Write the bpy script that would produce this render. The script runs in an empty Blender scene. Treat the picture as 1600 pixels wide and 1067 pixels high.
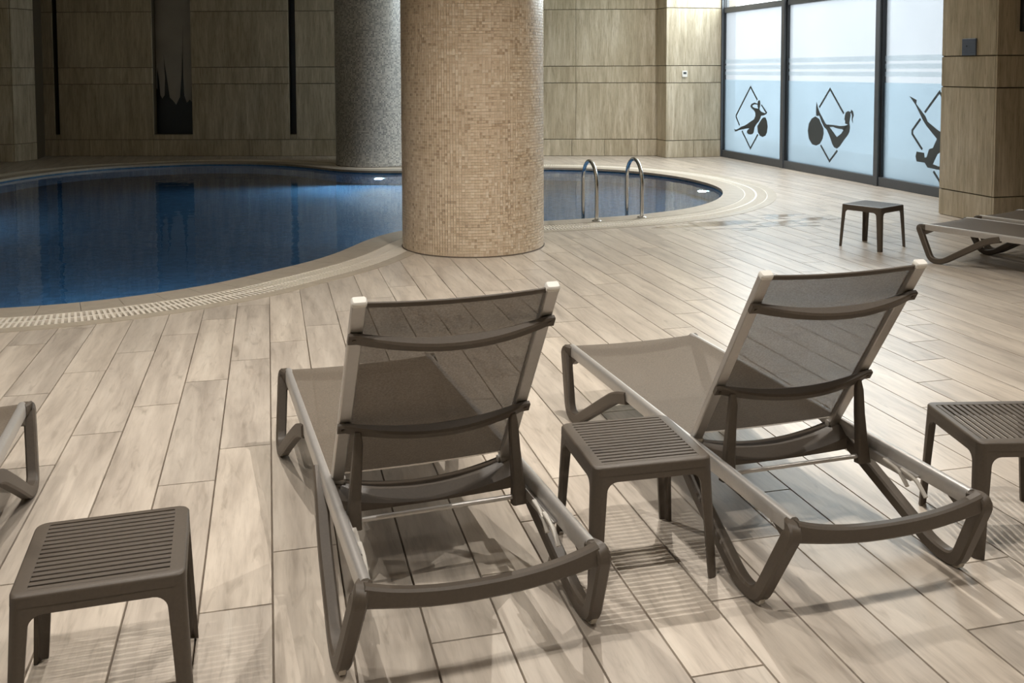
import bpy, bmesh, math, random
from mathutils import Vector, Matrix
from mathutils.geometry import delaunay_2d_cdt

random.seed(7)
scene = bpy.context.scene
COL = scene.collection

# ------------------------------------------------------------------ camera
CAM_H = 1.63
F_PX, CY_PX = 1506.2, 198.1
RIGHT = Vector((0.96932, -0.24578, -0.00321))
UP = Vector((0.01755, 0.05618, 0.99827))
BACK = Vector((-0.24517, -0.96770, 0.05877))
cam_data = bpy.data.cameras.new('camera')
cam_data.sensor_fit = 'HORIZONTAL'
cam_data.sensor_width = 36.0
cam_data.lens = F_PX / 1600.0 * 36.0
cam_data.shift_y = -(533.5 - CY_PX) / 1600.0
cam_data.clip_end = 200
cam = bpy.data.objects.new('camera', cam_data)
M = Matrix.Identity(4)
for i in range(3):
    M[i][0], M[i][1], M[i][2] = RIGHT[i], UP[i], BACK[i]
M[2][3] = CAM_H
cam.matrix_world = M
COL.objects.link(cam)
scene.camera = cam

# ------------------------------------------------------------------ world: even overcast daylight
world = bpy.data.worlds.new('overcast_sky')
scene.world = world
world.use_nodes = True
bg = world.node_tree.nodes['Background']
bg.inputs['Color'].default_value = (0.90, 0.96, 1.0, 1)
bg.inputs['Strength'].default_value = 14.0

# ------------------------------------------------------------------ exposure
vs = scene.view_settings
vs.view_transform = 'Standard'
vs.look = 'None'
vs.gamma = 1.0
vs.use_curve_mapping = False
vs.exposure = 0.0

scene.cycles.max_bounces = 8
scene.cycles.diffuse_bounces = 4
scene.cycles.glossy_bounces = 3
scene.cycles.transparent_max_bounces = 12
scene.cycles.caustics_reflective = False
scene.cycles.caustics_refractive = False

# ------------------------------------------------------------------ lights
CEIL = 4.4


def spot(name, loc, power, color, angle=130, blend=0.9, radius=0.009, target=None):
    l = bpy.data.lights.new(name, 'SPOT')
    l.energy = power
    l.color = color
    l.spot_size = math.radians(angle)
    l.spot_blend = blend
    l.shadow_soft_size = radius
    o = bpy.data.objects.new(name, l)
    o.location = loc
    if target is not None:
        o.rotation_euler = (Vector(target) - Vector(loc)).to_track_quat('-Z', 'Y').to_euler()
    COL.objects.link(o)
    return o


WARM = (1.0, 0.95, 0.885)
NEUTRAL = (0.98, 0.985, 1.0)
for x, y, p, c in ((-2.75, 1.6, 250, WARM), (-0.35, 1.6, 260, WARM), (2.15, 1.6, 260, WARM), (4.6, 1.6, 210, WARM),
                   (-2.75, 4.9, 140, WARM), (-0.35, 5.2, 340, WARM), (2.15, 5.2, 490, WARM), (4.6, 5.2, 90, WARM),
                   (6.6, 11.9, 620, NEUTRAL), (7.2, 15.0, 260, NEUTRAL), (4.5, 14.0, 240, NEUTRAL)):  # first and last are added fill, brightening window-side deck, far column and back wall
    spot('downlight_and_fill', (x, y, CEIL - 0.03), p, c)
# daylight portal for the glazed wall
pl = bpy.data.lights.new('window_portal', 'AREA')
pl.shape = 'RECTANGLE'
pl.size = 7.2
pl.size_y = 4.4
pl.cycles.is_portal = True
po = bpy.data.objects.new('window_portal', pl)
po.location = (8.55, 12.9, 2.2)
po.rotation_euler = (math.radians(90), 0, math.radians(90))
COL.objects.link(po)

# ------------------------------------------------------------------ node helpers
MATS = {}


def new_mat(name):
    m = bpy.data.materials.new(name)
    m.use_nodes = True
    nt = m.node_tree
    b = nt.nodes['Principled BSDF']
    MATS[name] = m
    return m, nt, b


def N(nt, typ, **kw):
    n = nt.nodes.new(typ)
    for k, v in kw.items():
        if k in n.inputs:
            n.inputs[k].default_value = v
        else:
            setattr(n, k, v)
    return n


def ramp(nt, stops, fac=None):
    r = nt.nodes.new('ShaderNodeValToRGB')
    el = r.color_ramp.elements
    while len(el) < len(stops):
        el.new(0.5)
    for e, (p, c) in zip(el, stops):
        e.position = p
        e.color = (*c, 1) if len(c) == 3 else c
    if fac is not None:
        nt.links.new(fac, r.inputs['Fac'])
    return r


def srgb(r, g, b):
    f = lambda v: (v / 255 / 12.92) if v <= 10.3 else ((v / 255 + 0.055) / 1.055) ** 2.4
    return (f(r), f(g), f(b))


def mapping(nt, src, scale=(1, 1, 1)):
    mp = N(nt, 'ShaderNodeMapping')
    mp.inputs['Scale'].default_value = scale
    nt.links.new(src, mp.inputs['Vector'])
    return mp.outputs['Vector']


def mix_rgb(nt, fac, a, b, mode='MIX'):
    m = nt.nodes.new('ShaderNodeMix')
    m.data_type = 'RGBA'
    m.blend_type = mode
    fi = m.inputs[0]
    ai, bi = m.inputs[6], m.inputs[7]
    for inp, v in ((fi, fac), (ai, a), (bi, b)):
        if isinstance(v, bpy.types.NodeSocket):
            nt.links.new(v, inp)
        elif isinstance(v, (int, float)):
            inp.default_value = v
        else:
            inp.default_value = (*v, 1)
    return m.outputs[2]


def math_n(nt, op, a, b=None, c=None, clamp=False):
    m = nt.nodes.new('ShaderNodeMath')
    m.operation = op
    m.use_clamp = clamp
    for i, v in enumerate((a, b, c)):
        if v is None:
            continue
        if isinstance(v, bpy.types.NodeSocket):
            nt.links.new(v, m.inputs[i])
        else:
            m.inputs[i].default_value = v
    return m.outputs[0]


def bump(nt, b, height, strength=0.2, dist=0.002):
    n = N(nt, 'ShaderNodeBump', Strength=strength, Distance=dist)
    nt.links.new(height, n.inputs['Height'])
    nt.links.new(n.outputs['Normal'], b.inputs['Normal'])


def simple(name, col, rough=0.5, metal=0.0, noise=0.0, nscale=30, spec=0.5):
    m, nt, b = new_mat(name)
    b.inputs['Roughness'].default_value = rough
    b.inputs['Metallic'].default_value = metal
    b.inputs['Specular IOR Level'].default_value = spec
    geo = N(nt, 'ShaderNodeNewGeometry')
    nz = N(nt, 'ShaderNodeTexNoise', Scale=nscale, Detail=4.0)
    nt.links.new(geo.outputs['Position'], nz.inputs['Vector'])
    lo = tuple(c * (1 - noise) for c in col)
    hi = tuple(min(1, c * (1 + noise)) for c in col)
    r = ramp(nt, [(0.3, lo), (0.7, hi)], nz.outputs['Fac'])
    nt.links.new(r.outputs['Color'], b.inputs['Base Color'])
    return m


# ---- floor plank: wood-look porcelain
def make_plank_mat():
    m, nt, b = new_mat('wood_look_tile')
    L = nt.links
    geo = N(nt, 'ShaderNodeNewGeometry')
    oi = N(nt, 'ShaderNodeObjectInfo')
    at = N(nt, 'ShaderNodeAttribute')
    at.attribute_name = 'shade'
    rnd = math_n(nt, 'FRACT', math_n(nt, 'ADD', math_n(nt, 'MULTIPLY', oi.outputs['Random'], 3.7), at.outputs['Fac']))
    off = N(nt, 'ShaderNodeCombineXYZ')
    L.new(math_n(nt, 'MULTIPLY', rnd, 17.0), off.inputs[0])
    L.new(math_n(nt, 'MULTIPLY', rnd, 71.0), off.inputs[1])
    add = N(nt, 'ShaderNodeVectorMath', operation='ADD')
    L.new(geo.outputs['Position'], add.inputs[0])
    L.new(off.outputs[0], add.inputs[1])
    p = add.outputs[0]
    # broad clouds along the board
    n1 = N(nt, 'ShaderNodeTexNoise', Scale=1.0, Detail=5.0, Roughness=0.6, Distortion=0.3)
    L.new(mapping(nt, p, (10, 1.2, 1)), n1.inputs['Vector'])
    # fine grain
    n2 = N(nt, 'ShaderNodeTexNoise', Scale=1.0, Detail=6.0, Roughness=0.65, Distortion=0.3)
    L.new(mapping(nt, p, (55, 5, 1)), n2.inputs['Vector'])
    n3 = N(nt, 'ShaderNodeTexNoise', Scale=1.0, Detail=3.0, Roughness=0.6, Distortion=1.2)
    L.new(mapping(nt, p, (20, 3, 1)), n3.inputs['Vector'])
    base = ramp(nt, [(0.25, srgb(156, 145, 133)), (0.42, srgb(184, 173, 160)), (0.6, srgb(201, 190, 176)), (0.8, srgb(213, 204, 191))], n1.outputs['Fac'])
    grain = ramp(nt, [(0.3, (0.80, 0.79, 0.78)), (0.5, (0.98, 0.98, 0.98)), (0.75, (1.05, 1.05, 1.05))], n2.outputs['Fac'])
    c = mix_rgb(nt, 0.7, base.outputs['Color'], grain.outputs['Color'], 'MULTIPLY')
    stain = ramp(nt, [(0.56, (0, 0, 0)), (0.76, (1, 1, 1))], n3.outputs['Fac'])
    c = mix_rgb(nt, math_n(nt, 'MULTIPLY', stain.outputs['Color'], 0.6), c, srgb(140, 129, 116))
    tint = ramp(nt, [(0, (0.86, 0.86, 0.86)), (0.5, (0.97, 0.965, 0.96)), (1, (1.04, 1.035, 1.02))], rnd)
    c = mix_rgb(nt, 1.0, c, tint.outputs['Color'], 'MULTIPLY')
    L.new(c, b.inputs['Base Color'])
    # wet splashes by the shallow end: water lies on the tiles there
    sep = N(nt, 'ShaderNodeSeparateXYZ')
    L.new(geo.outputs['Position'], sep.inputs[0])
    dx = math_n(nt, 'MULTIPLY', math_n(nt, 'SUBTRACT', sep.outputs[0], 5.0), 0.55)
    dy = math_n(nt, 'SUBTRACT', sep.outputs[1], 9.3)
    d2 = math_n(nt, 'SQRT', math_n(nt, 'ADD', math_n(nt, 'MULTIPLY', dx, dx), math_n(nt, 'MULTIPLY', dy, dy)))
    near = math_n(nt, 'SUBTRACT', 1.15, math_n(nt, 'MULTIPLY', d2, 0.75), clamp=True)
    nw = N(nt, 'ShaderNodeTexNoise', Scale=1.0, Detail=5.0, Distortion=0.8)
    L.new(mapping(nt, geo.outputs['Position'], (1.5, 5, 1)), nw.inputs['Vector'])
    wet = ramp(nt, [(0.50, (0, 0, 0)), (0.56, (1, 1, 1))], math_n(nt, 'MULTIPLY', nw.outputs['Fac'], math_n(nt, 'ADD', near, 0.12)))
    rr = ramp(nt, [(0, (0.28, 0.28, 0.28)), (1, (0.42, 0.42, 0.42))], n2.outputs['Fac'])
    ro = mix_rgb(nt, wet.outputs['Color'], rr.outputs['Color'], (0.06, 0.06, 0.06))
    L.new(ro, b.inputs['Roughness'])
    b.inputs['Specular IOR Level'].default_value = 0.5
    bump(nt, b, n2.outputs['Fac'], 0.18, 0.002)
    return m


def make_travertine(name, tone=1.0):
    m, nt, b = new_mat(name)
    L = nt.links
    geo = N(nt, 'ShaderNodeNewGeometry')
    oi = N(nt, 'ShaderNodeObjectInfo')
    off = N(nt, 'ShaderNodeCombineXYZ')
    L.new(math_n(nt, 'MULTIPLY', oi.outputs['Random'], 31.0), off.inputs[0])
    L.new(math_n(nt, 'MULTIPLY', oi.outputs['Random'], 13.0), off.inputs[2])
    add = N(nt, 'ShaderNodeVectorMath', operation='ADD')
    L.new(geo.outputs['Position'], add.inputs[0])
    L.new(off.outputs[0], add.inputs[1])
    n1 = N(nt, 'ShaderNodeTexNoise', Scale=1.0, Detail=6.0, Roughness=0.62, Distortion=0.4)
    L.new(mapping(nt, add.outputs[0], (12, 12, 1.3)), n1.inputs['Vector'])
    n2 = N(nt, 'ShaderNodeTexNoise', Scale=1.0, Detail=5.0, Roughness=0.7, Distortion=0.3)
    L.new(mapping(nt, add.outputs[0], (85, 85, 5)), n2.inputs['Vector'])
    n3 = N(nt, 'ShaderNodeTexNoise', Scale=1.0, Detail=2.0)
    L.new(mapping(nt, add.outputs[0], (1.6, 1.6, 0.3)), n3.inputs['Vector'])
    k = tone
    c1 = ramp(nt, [(0.28, tuple(k * v for v in srgb(166, 155, 133))), (0.5, tuple(k * v for v in srgb(190, 179, 156))), (0.72, tuple(k * v for v in srgb(214, 205, 186)))], n1.outputs['Fac'])
    c2 = ramp(nt, [(0.36, (0.62, 0.58, 0.52)), (0.48, (0.96, 0.96, 0.95)), (0.62, (1.08, 1.08, 1.08))], n2.outputs['Fac'])
    c = mix_rgb(nt, 0.7, c1.outputs['Color'], c2.outputs['Color'], 'MULTIPLY')
    c3 = ramp(nt, [(0.35, (0.86, 0.84, 0.80)), (0.65, (1.05, 1.05, 1.05))], n3.outputs['Fac'])
    c = mix_rgb(nt, 1.0, c, c3.outputs['Color'], 'MULTIPLY')
    L.new(c, b.inputs['Base Color'])
    b.inputs['Roughness'].default_value = 0.38
    bump(nt, b, n2.outputs['Fac'], 0.2, 0.002)
    return m


def make_mosaic_geo():
    """tiles that are real geometry: one shade per tile"""
    m, nt, b = new_mat('beige_mosaic_tile')
    geo = N(nt, 'ShaderNodeNewGeometry')
    nz = N(nt, 'ShaderNodeTexNoise', Scale=2.2, Detail=2.0)
    nt.links.new(geo.outputs['Position'], nz.inputs['Vector'])
    r = math_n(nt, 'ADD', geo.outputs['Random Per Island'], math_n(nt, 'MULTIPLY', math_n(nt, 'SUBTRACT', nz.outputs['Fac'], 0.5), 0.35), clamp=True)
    c = ramp(nt, [(0.0, srgb(172, 151, 126)), (0.07, srgb(186, 165, 139)), (0.18, srgb(202, 182, 156)), (0.6, srgb(211, 193, 168)), (0.85, srgb(218, 201, 178)), (1.0, srgb(226, 212, 191))], r)
    nt.links.new(c.outputs['Color'], b.inputs['Base Color'])
    b.inputs['Roughness'].default_value = 0.28
    return m


def make_mosaic_tex():
    m, nt, b = new_mat('distant_mosaic')
    tc = N(nt, 'ShaderNodeTexCoord')
    br = N(nt, 'ShaderNodeTexBrick')
    br.offset = 0.0
    br.inputs['Scale'].default_value = 1.0
    br.inputs['Brick Width'].default_value = 0.026
    br.inputs['Row Height'].default_value = 0.026
    br.inputs['Mortar Size'].default_value = 0.0022
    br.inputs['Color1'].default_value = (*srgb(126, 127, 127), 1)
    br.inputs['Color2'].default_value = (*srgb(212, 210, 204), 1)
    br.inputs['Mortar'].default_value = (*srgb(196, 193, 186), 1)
    nt.links.new(tc.outputs['UV'], br.inputs['Vector'])
    nt.links.new(br.outputs['Color'], b.inputs['Base Color'])
    b.inputs['Roughness'].default_value = 0.3
    bump(nt, b, br.outputs['Fac'], -0.2, 0.002)
    return m


def make_fabric(name, transp):
    m, nt, b = new_mat(name)
    L = nt.links
    out = nt.nodes['Material Output']
    geo = N(nt, 'ShaderNodeNewGeometry')
    tc = N(nt, 'ShaderNodeTexCoord')
    n1 = N(nt, 'ShaderNodeTexNoise', Scale=1.0, Detail=3.0, Roughness=0.7)
    L.new(mapping(nt, tc.outputs['Object'], (150, 230, 230)), n1.inputs['Vector'])
    c = ramp(nt, [(0.3, srgb(84, 75, 65)), (0.55, srgb(104, 94, 82)), (0.75, srgb(120, 110, 97))], n1.outputs['Fac'])
    L.new(c.outputs['Color'], b.inputs['Base Color'])
    b.inputs['Roughness'].default_value = 0.6
    b.inputs['Specular IOR Level'].default_value = 0.25
    tr = N(nt, 'ShaderNodeBsdfTransparent')
    mx = N(nt, 'ShaderNodeMixShader')
    fr = ramp(nt, [(0.35, (transp * 0.6,) * 3), (0.7, (min(1, transp * 1.4),) * 3)], n1.outputs['Fac'])
    L.new(fr.outputs['Color'], mx.inputs[0])
    L.new(b.outputs[0], mx.inputs[1])
    L.new(tr.outputs[0], mx.inputs[2])
    L.new(mx.outputs[0], out.inputs['Surface'])
    bump(nt, b, n1.outputs['Fac'], 0.25, 0.001)
    return m


def make_pane(name, tint, transp):
    m, nt, b = new_mat(name)
    L = nt.links
    out = nt.nodes['Material Output']
    nt.nodes.remove(b)
    geo = N(nt, 'ShaderNodeNewGeometry')
    nz = N(nt, 'ShaderNodeTexNoise', Scale=0.8, Detail=2.0)
    L.new(geo.outputs['Position'], nz.inputs['Vector'])
    lo = tuple(v * 0.95 for v in tint)
    c = ramp(nt, [(0.3, lo), (0.7, tint)], nz.outputs['Fac'])
    tr = N(nt, 'ShaderNodeBsdfTransparent')
    tl = N(nt, 'ShaderNodeBsdfTranslucent')
    L.new(c.outputs['Color'], tr.inputs['Color'])
    L.new(c.outputs['Color'], tl.inputs['Color'])
    mx = N(nt, 'ShaderNodeMixShader')
    mx.inputs[0].default_value = transp
    L.new(tl.outputs[0], mx.inputs[1])
    L.new(tr.outputs[0], mx.inputs[2])
    gl = N(nt, 'ShaderNodeBsdfGlossy', Roughness=0.15)
    m2 = N(nt, 'ShaderNodeMixShader')
    m2.inputs[0].default_value = 0.04
    L.new(mx.outputs[0], m2.inputs[1])
    L.new(gl.outputs[0], m2.inputs[2])
    L.new(m2.outputs[0], out.inputs['Surface'])
    return m


def make_water():
    m, nt, b = new_mat('pool_water')
    L = nt.links
    geo = N(nt, 'ShaderNodeNewGeometry')
    b.inputs['Base Color'].default_value = (0.75, 0.88, 1.0, 1)
    b.inputs['Roughness'].default_value = 0.0
    b.inputs['IOR'].default_value = 1.333
    b.inputs['Transmission Weight'].default_value = 1.0
    n1 = N(nt, 'ShaderNodeTexNoise', Scale=2.6, Detail=2.0, Roughness=0.5, Distortion=0.6)
    L.new(geo.outputs['Position'], n1.inputs['Vector'])
    n2 = N(nt, 'ShaderNodeTexNoise', Scale=11.0, Detail=2.0)
    L.new(geo.outputs['Position'], n2.inputs['Vector'])
    h = math_n(nt, 'ADD', n1.outputs['Fac'], math_n(nt, 'MULTIPLY', n2.outputs['Fac'], 0.12))
    bump(nt, b, h, 0.10, 0.03)
    return m


def make_pool_tile():
    m, nt, b = new_mat('blue_pool_mosaic')
    geo = N(nt, 'ShaderNodeNewGeometry')
    tc = N(nt, 'ShaderNodeTexCoord')
    vo = N(nt, 'ShaderNodeTexVoronoi', Scale=18.0)
    vo.distance = 'CHEBYCHEV'
    vo.inputs['Randomness'].default_value = 0.0
    nt.links.new(geo.outputs['Position'], vo.inputs['Vector'])
    sep = N(nt, 'ShaderNodeSeparateColor')
    nt.links.new(vo.outputs['Color'], sep.inputs[0])
    c = ramp(nt, [(0.0, (0.045, 0.115, 0.20)), (0.5, (0.06, 0.15, 0.25)), (1.0, (0.085, 0.19, 0.31))], sep.outputs[0])
    nt.links.new(c.outputs['Color'], b.inputs['Base Color'])
    b.inputs['Roughness'].default_value = 0.4
    return m


def emission(name, col, strength):
    m, nt, b = new_mat(name)
    b.inputs['Base Color'].default_value = (*col, 1)
    b.inputs['Emission Color'].default_value = (*col, 1)
    b.inputs['Emission Strength'].default_value = strength
    return m


make_plank_mat()
make_travertine('travertine')
make_mosaic_geo()
make_mosaic_tex()
make_fabric('sling_fabric', 0.16)
make_fabric('seat_fabric', 0.07)
make_pane('frosted_pane', (0.315, 0.325, 0.333), 0.40)
make_pane('clear_pane', (0.95, 0.975, 0.97), 0.97)
make_pane('film_band', (0.80, 0.86, 0.88), 0.7)
make_pane('film_lower', (0.72, 0.87, 0.95), 0.7)
make_water()
make_pool_tile()
simple('grout_slab', srgb(120, 108, 94), 0.8, noise=0.05)
simple('mosaic_grout', srgb(228, 218, 200), 0.8, noise=0.04)
simple('resin_taupe', srgb(80, 71, 61), 0.48, noise=0.07, nscale=120)
simple('rail_aluminium', srgb(186, 182, 177), 0.36, metal=0.55, noise=0.03, nscale=60)
simple('cap_white', srgb(225, 222, 215), 0.35, noise=0.03)
simple('glide_plastic', srgb(190, 184, 174), 0.5, noise=0.05)
simple('screw_steel', srgb(90, 82, 72), 0.3, metal=0.8, noise=0.1)
simple('chrome', srgb(200, 198, 194), 0.12, metal=1.0, noise=0.02)
simple('coping_stone', srgb(174, 164, 149), 0.36, noise=0.08, nscale=14)
simple('border_stone', srgb(176, 165, 148), 0.4, noise=0.09, nscale=12)
simple('grate_plastic', srgb(232, 224, 210), 0.4, noise=0.03)
simple('joint_dark', srgb(96, 84, 66), 0.8, noise=0.05)
simple('gutter_dark', srgb(92, 80, 66), 0.7, noise=0.1)
simple('frame_dark', srgb(84, 88, 92), 0.4, metal=0.3, noise=0.04)
simple('gasket_black', srgb(30, 33, 36), 0.5, noise=0.05)
simple('sticker_dark', srgb(58, 64, 66), 0.55, noise=0.04)
simple('ceiling_paint', srgb(205, 196, 182), 0.8, noise=0.02)
simple('dark_recess', srgb(30, 26, 22), 0.5, noise=0.1)
simple('dark_glass', srgb(165, 163, 160), 0.25, noise=0.1, nscale=2)
simple('silhouette_black', srgb(8, 8, 8), 0.4, noise=0.05)
simple('plate_slate', srgb(92, 102, 118), 0.45, noise=0.06)
simple('screen_black', srgb(22, 26, 36), 0.15, noise=0.05)
simple('thermostat_white', srgb(235, 234, 228), 0.4, noise=0.02)
simple('thermostat_screen', srgb(70, 74, 76), 0.2, noise=0.02)
simple('pool_light_ring', srgb(200, 205, 210), 0.3, noise=0.03)
emission('pool_light_lens', (0.45, 0.85, 1.0), 9.0)

# ------------------------------------------------------------------ mesh helpers


def mesh_obj(name, bm, mat, parent=None, smooth=False):
    me = bpy.data.meshes.new(name)
    bm.normal_update()
    bm.to_mesh(me)
    bm.free()
    if smooth:
        for p in me.polygons:
            p.use_smooth = True
        me.set_sharp_from_angle(angle=math.radians(38))
    return link(name, me, mat, parent)


def link(name, me, mat, parent=None):
    if mat and not me.materials:
        me.materials.append(MATS[mat])
    o = bpy.data.objects.new(name, me)
    COL.objects.link(o)
    o.parent = parent
    return o


def empty(name, loc=(0, 0, 0), rz=0):
    o = bpy.data.objects.new(name, None)
    o.empty_display_size = 0.1
    o.location = loc
    o.rotation_euler = (0, 0, rz)
    COL.objects.link(o)
    return o


def tag(o, label, cat, group=None):
    o['label'] = label
    o['category'] = cat
    if group:
        o['group'] = group
    return o


def struct(o, label=None):
    o['kind'] = 'structure'
    if label:
        o['label'] = label
    return o


def copy_tree(o, parent=None):
    c = o.copy()
    COL.objects.link(c)
    c.parent = parent
    for ch in o.children:
        copy_tree(ch, c)
    return c


def add_hex(bm, p):
    """8 points: bottom 4 (ccw) then top 4"""
    v = [bm.verts.new(q) for q in p]
    for f in ((3, 2, 1, 0), (4, 5, 6, 7), (0, 1, 5, 4), (1, 2, 6, 5), (2, 3, 7, 6), (3, 0, 4, 7)):
        bm.faces.new([v[i] for i in f])
    return v


def add_box(bm, a, b):
    x0, y0, z0 = a
    x1, y1, z1 = b
    return add_hex(bm, [(x0, y0, z0), (x1, y0, z0), (x1, y1, z0), (x0, y1, z0), (x0, y0, z1), (x1, y0, z1), (x1, y1, z1), (x0, y1, z1)])


def box_bm(a, b, bev=0.0, seg=1):
    bm = bmesh.new()
    add_box(bm, a, b)
    if bev:
        bmesh.ops.bevel(bm, geom=bm.edges[:], offset=bev, segments=seg, affect='EDGES')
    return bm


def fillet(pts, rad, seg=5):
    """round the inner corners of a 3D polyline"""
    out = [Vector(pts[0])]
    for i in range(1, len(pts) - 1):
        p0, p1, p2 = Vector(pts[i - 1]), Vector(pts[i]), Vector(pts[i + 1])
        r = rad[i] if isinstance(rad, (list, tuple)) else rad
        a, b = p0 - p1, p2 - p1
        r = min(r, a.length * 0.48, b.length * 0.48)
        if r <= 0:
            out.append(p1)
            continue
        s, e = p1 + a.normalized() * r, p1 + b.normalized() * r
        for k in range(seg + 1):
            t = k / seg
            out.append(s * (1 - t) ** 2 + p1 * 2 * t * (1 - t) + e * t * t)
    out.append(Vector(pts[-1]))
    return out


def sweep(bm, path, sizes, bvec, corner=0.25, round_sec=0, closed=False):
    """sweep a chamfered rectangle (half sizes: along normal, along bvec) or a circle along a path"""
    n = len(path)
    rings = []
    for i, p in enumerate(path):
        p = Vector(p)
        if closed:
            t = Vector(path[(i + 1) % n]) - Vector(path[i - 1])
        else:
            t = Vector(path[min(i + 1, n - 1)]) - Vector(path[max(i - 1, 0)])
        t.normalize()
        b = Vector(bvec)
        b = (b - t * b.dot(t)).normalized()
        nn = t.cross(b)
        hs = sizes[i] if isinstance(sizes, list) else sizes
        hn, hb = hs
        if round_sec:
            sec = [(math.cos(2 * math.pi * k / round_sec) * hn, math.sin(2 * math.pi * k / round_sec) * hb) for k in range(round_sec)]
        else:
            c = min(hn, hb) * corner * 2
            sec = [(hn - c, hb), (-hn + c, hb), (-hn, hb - c), (-hn, -hb + c), (-hn + c, -hb), (hn - c, -hb), (hn, -hb + c), (hn, hb - c)]
        rings.append([bm.verts.new(p + nn * u + b * v) for u, v in sec])
    m = len(rings[0])
    for i in range(n if closed else n - 1):
        A, B = rings[i], rings[(i + 1) % n]
        for k in range(m):
            bm.faces.new((A[k], A[(k + 1) % m], B[(k + 1) % m], B[k]))
    if not closed:
        bm.faces.new(rings[0][::-1])
        bm.faces.new(rings[-1])
    return rings


def finish(bm):
    bmesh.ops.recalc_face_normals(bm, faces=bm.faces[:])
    return bm


def project(P):
    d = Vector(P) - Vector((0, 0, CAM_H))
    z = -d.dot(BACK)
    if z < 0.05:
        return None
    return (800 + F_PX * d.dot(RIGHT) / z, CY_PX - F_PX * d.dot(UP) / z)


# ------------------------------------------------------------------ pool outline
POOL = [(-1.81, 7.21), (-1.35, 7.24), (-0.91, 7.37), (-0.44, 7.61), (-0.06, 7.95), (0.39, 8.38), (0.69, 8.83), (0.93, 9.28),
        (1.29, 9.70), (1.80, 9.93), (2.35, 9.93), (2.87, 9.91), (3.34, 9.95), (3.85, 10.03), (4.42, 10.21), (4.86, 10.44), (5.28, 10.81), (5.57, 11.16),
        (5.82, 11.58), (6.01, 12.05), (6.10, 12.60), (6.09, 13.28), (5.95, 13.90), (5.66, 14.50), (5.26, 14.97), (4.46, 15.42), (3.5, 15.50), (2.8, 15.46),
        (2.07, 15.54), (1.45, 15.76), (1.03, 16.20), (0.64, 16.83), (0.22, 17.32), (-0.30, 17.70), (-1.11, 17.95), (-1.96, 17.85),
        (-2.75, 17.54), (-3.40, 16.95), (-3.94, 15.94), (-4.4, 14.4), (-4.6, 12.6), (-4.5, 10.8), (-4.1, 9.2), (-3.4, 8.0), (-2.5, 7.35)]


def catmull(P, step):
    n = len(P)
    dense = []
    for i in range(n):
        p0, p1, p2, p3 = (Vector((*P[(i + k) % n], 0)) for k in (-1, 0, 1, 2))
        for k in range(12):
            t = k / 12
            dense.append(0.5 * ((2 * p1) + (p2 - p0) * t + (2 * p0 - 5 * p1 + 4 * p2 - p3) * t * t + (3 * p1 - p0 - 3 * p2 + p3) * t ** 3))
    L = [0]
    for i in range(len(dense)):
        L.append(L[-1] + (dense[(i + 1) % len(dense)] - dense[i]).length)
    tot = L[-1]
    m = int(round(tot / step))
    out = []
    j = 0
    for k in range(m):
        s = tot * k / m
        while L[j + 1] < s:
            j += 1
        a, b = dense[j], dense[(j + 1) % len(dense)]
        t = (s - L[j]) / max(1e-9, L[j + 1] - L[j])
        out.append(a.lerp(b, t))
    return out, tot


def smooth_loop(P, it):
    for _ in range(it):
        P = [(P[i - 1] + P[i] * 2 + P[(i + 1) % len(P)]) / 4 for i in range(len(P))]
    return P


RING, PERIM = catmull(POOL, 0.0315)
RING = smooth_loop(RING, 60)
NR = len(RING)
NORM = []
for i in range(NR):
    t = (RING[(i + 3) % NR] - RING[i - 3]).normalized()
    NORM.append(Vector((t.y, -t.x, 0)))      # outline runs counter-clockwise: this points outwards


def ring(off, z=0.0, step=1):
    return [RING[i] + NORM[i] * off + Vector((0, 0, z)) for i in range(0, NR, step)]


COPE, GRATE, BORD = 0.26, 0.56, 0.67


def inside(poly, x, y):
    c = False
    n = len(poly)
    j = n - 1
    for i in range(n):
        a, b = poly[i], poly[j]
        if (a.y > y) != (b.y > y) and x < (b.x - a.x) * (y - a.y) / (b.y - a.y) + a.x:
            c = not c
        j = i
    return c


def cuts(poly, x):
    ys = []
    n = len(poly)
    for i in range(n):
        a, b = poly[i], poly[(i + 1) % n]
        if (a.x > x) != (b.x > x):
            ys.append(a.y + (b.y - a.y) * (x - a.x) / (b.x - a.x))
    return sorted(ys)


def plate_with_hole(outer, inner, z):
    """flat polygon with a hole, faces up"""
    pts = [Vector((p[0], p[1])) for p in outer] + [Vector((p.x, p.y)) for p in inner]
    no, ni = len(outer), len(inner)
    e = [(i, (i + 1) % no) for i in range(no)] + [(no + i, no + (i + 1) % ni) for i in range(ni)]
    vs_, es_, fs_, *_ = delaunay_2d_cdt(pts, e, [], 0, 1e-5)
    bm = bmesh.new()
    V = [bm.verts.new((v.x, v.y, z)) for v in vs_]
    for f in fs_:
        c = sum((vs_[i] for i in f), Vector((0, 0))) / len(f)
        if not inside(inner, c.x, c.y):
            try:
                bm.faces.new([V[i] for i in f])
            except ValueError:
                pass
    bm.normal_update()
    for f in bm.faces:
        if f.normal.z < 0:
            f.normal_flip()
    return bm

# ================================================================== FLOOR
XW0, XW1, YW0, YW1 = -7.0, 11.0, -3.0, 20.9
ring_cut = ring(0.615, 0, 4)
ring_hole = ring(GRATE, 0, 4)
floor = mesh_obj('floor', plate_with_hole([(XW0, YW0), (XW1, YW0), (XW1, YW1), (XW0, YW1)], ring_hole, -0.012), 'grout_slab')
struct(floor, 'pool deck of beige wood-look planks laid in staggered rows')

PW, PL, X0, GAP = 0.2173, 1.304, -0.0117, 0.0035


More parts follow.
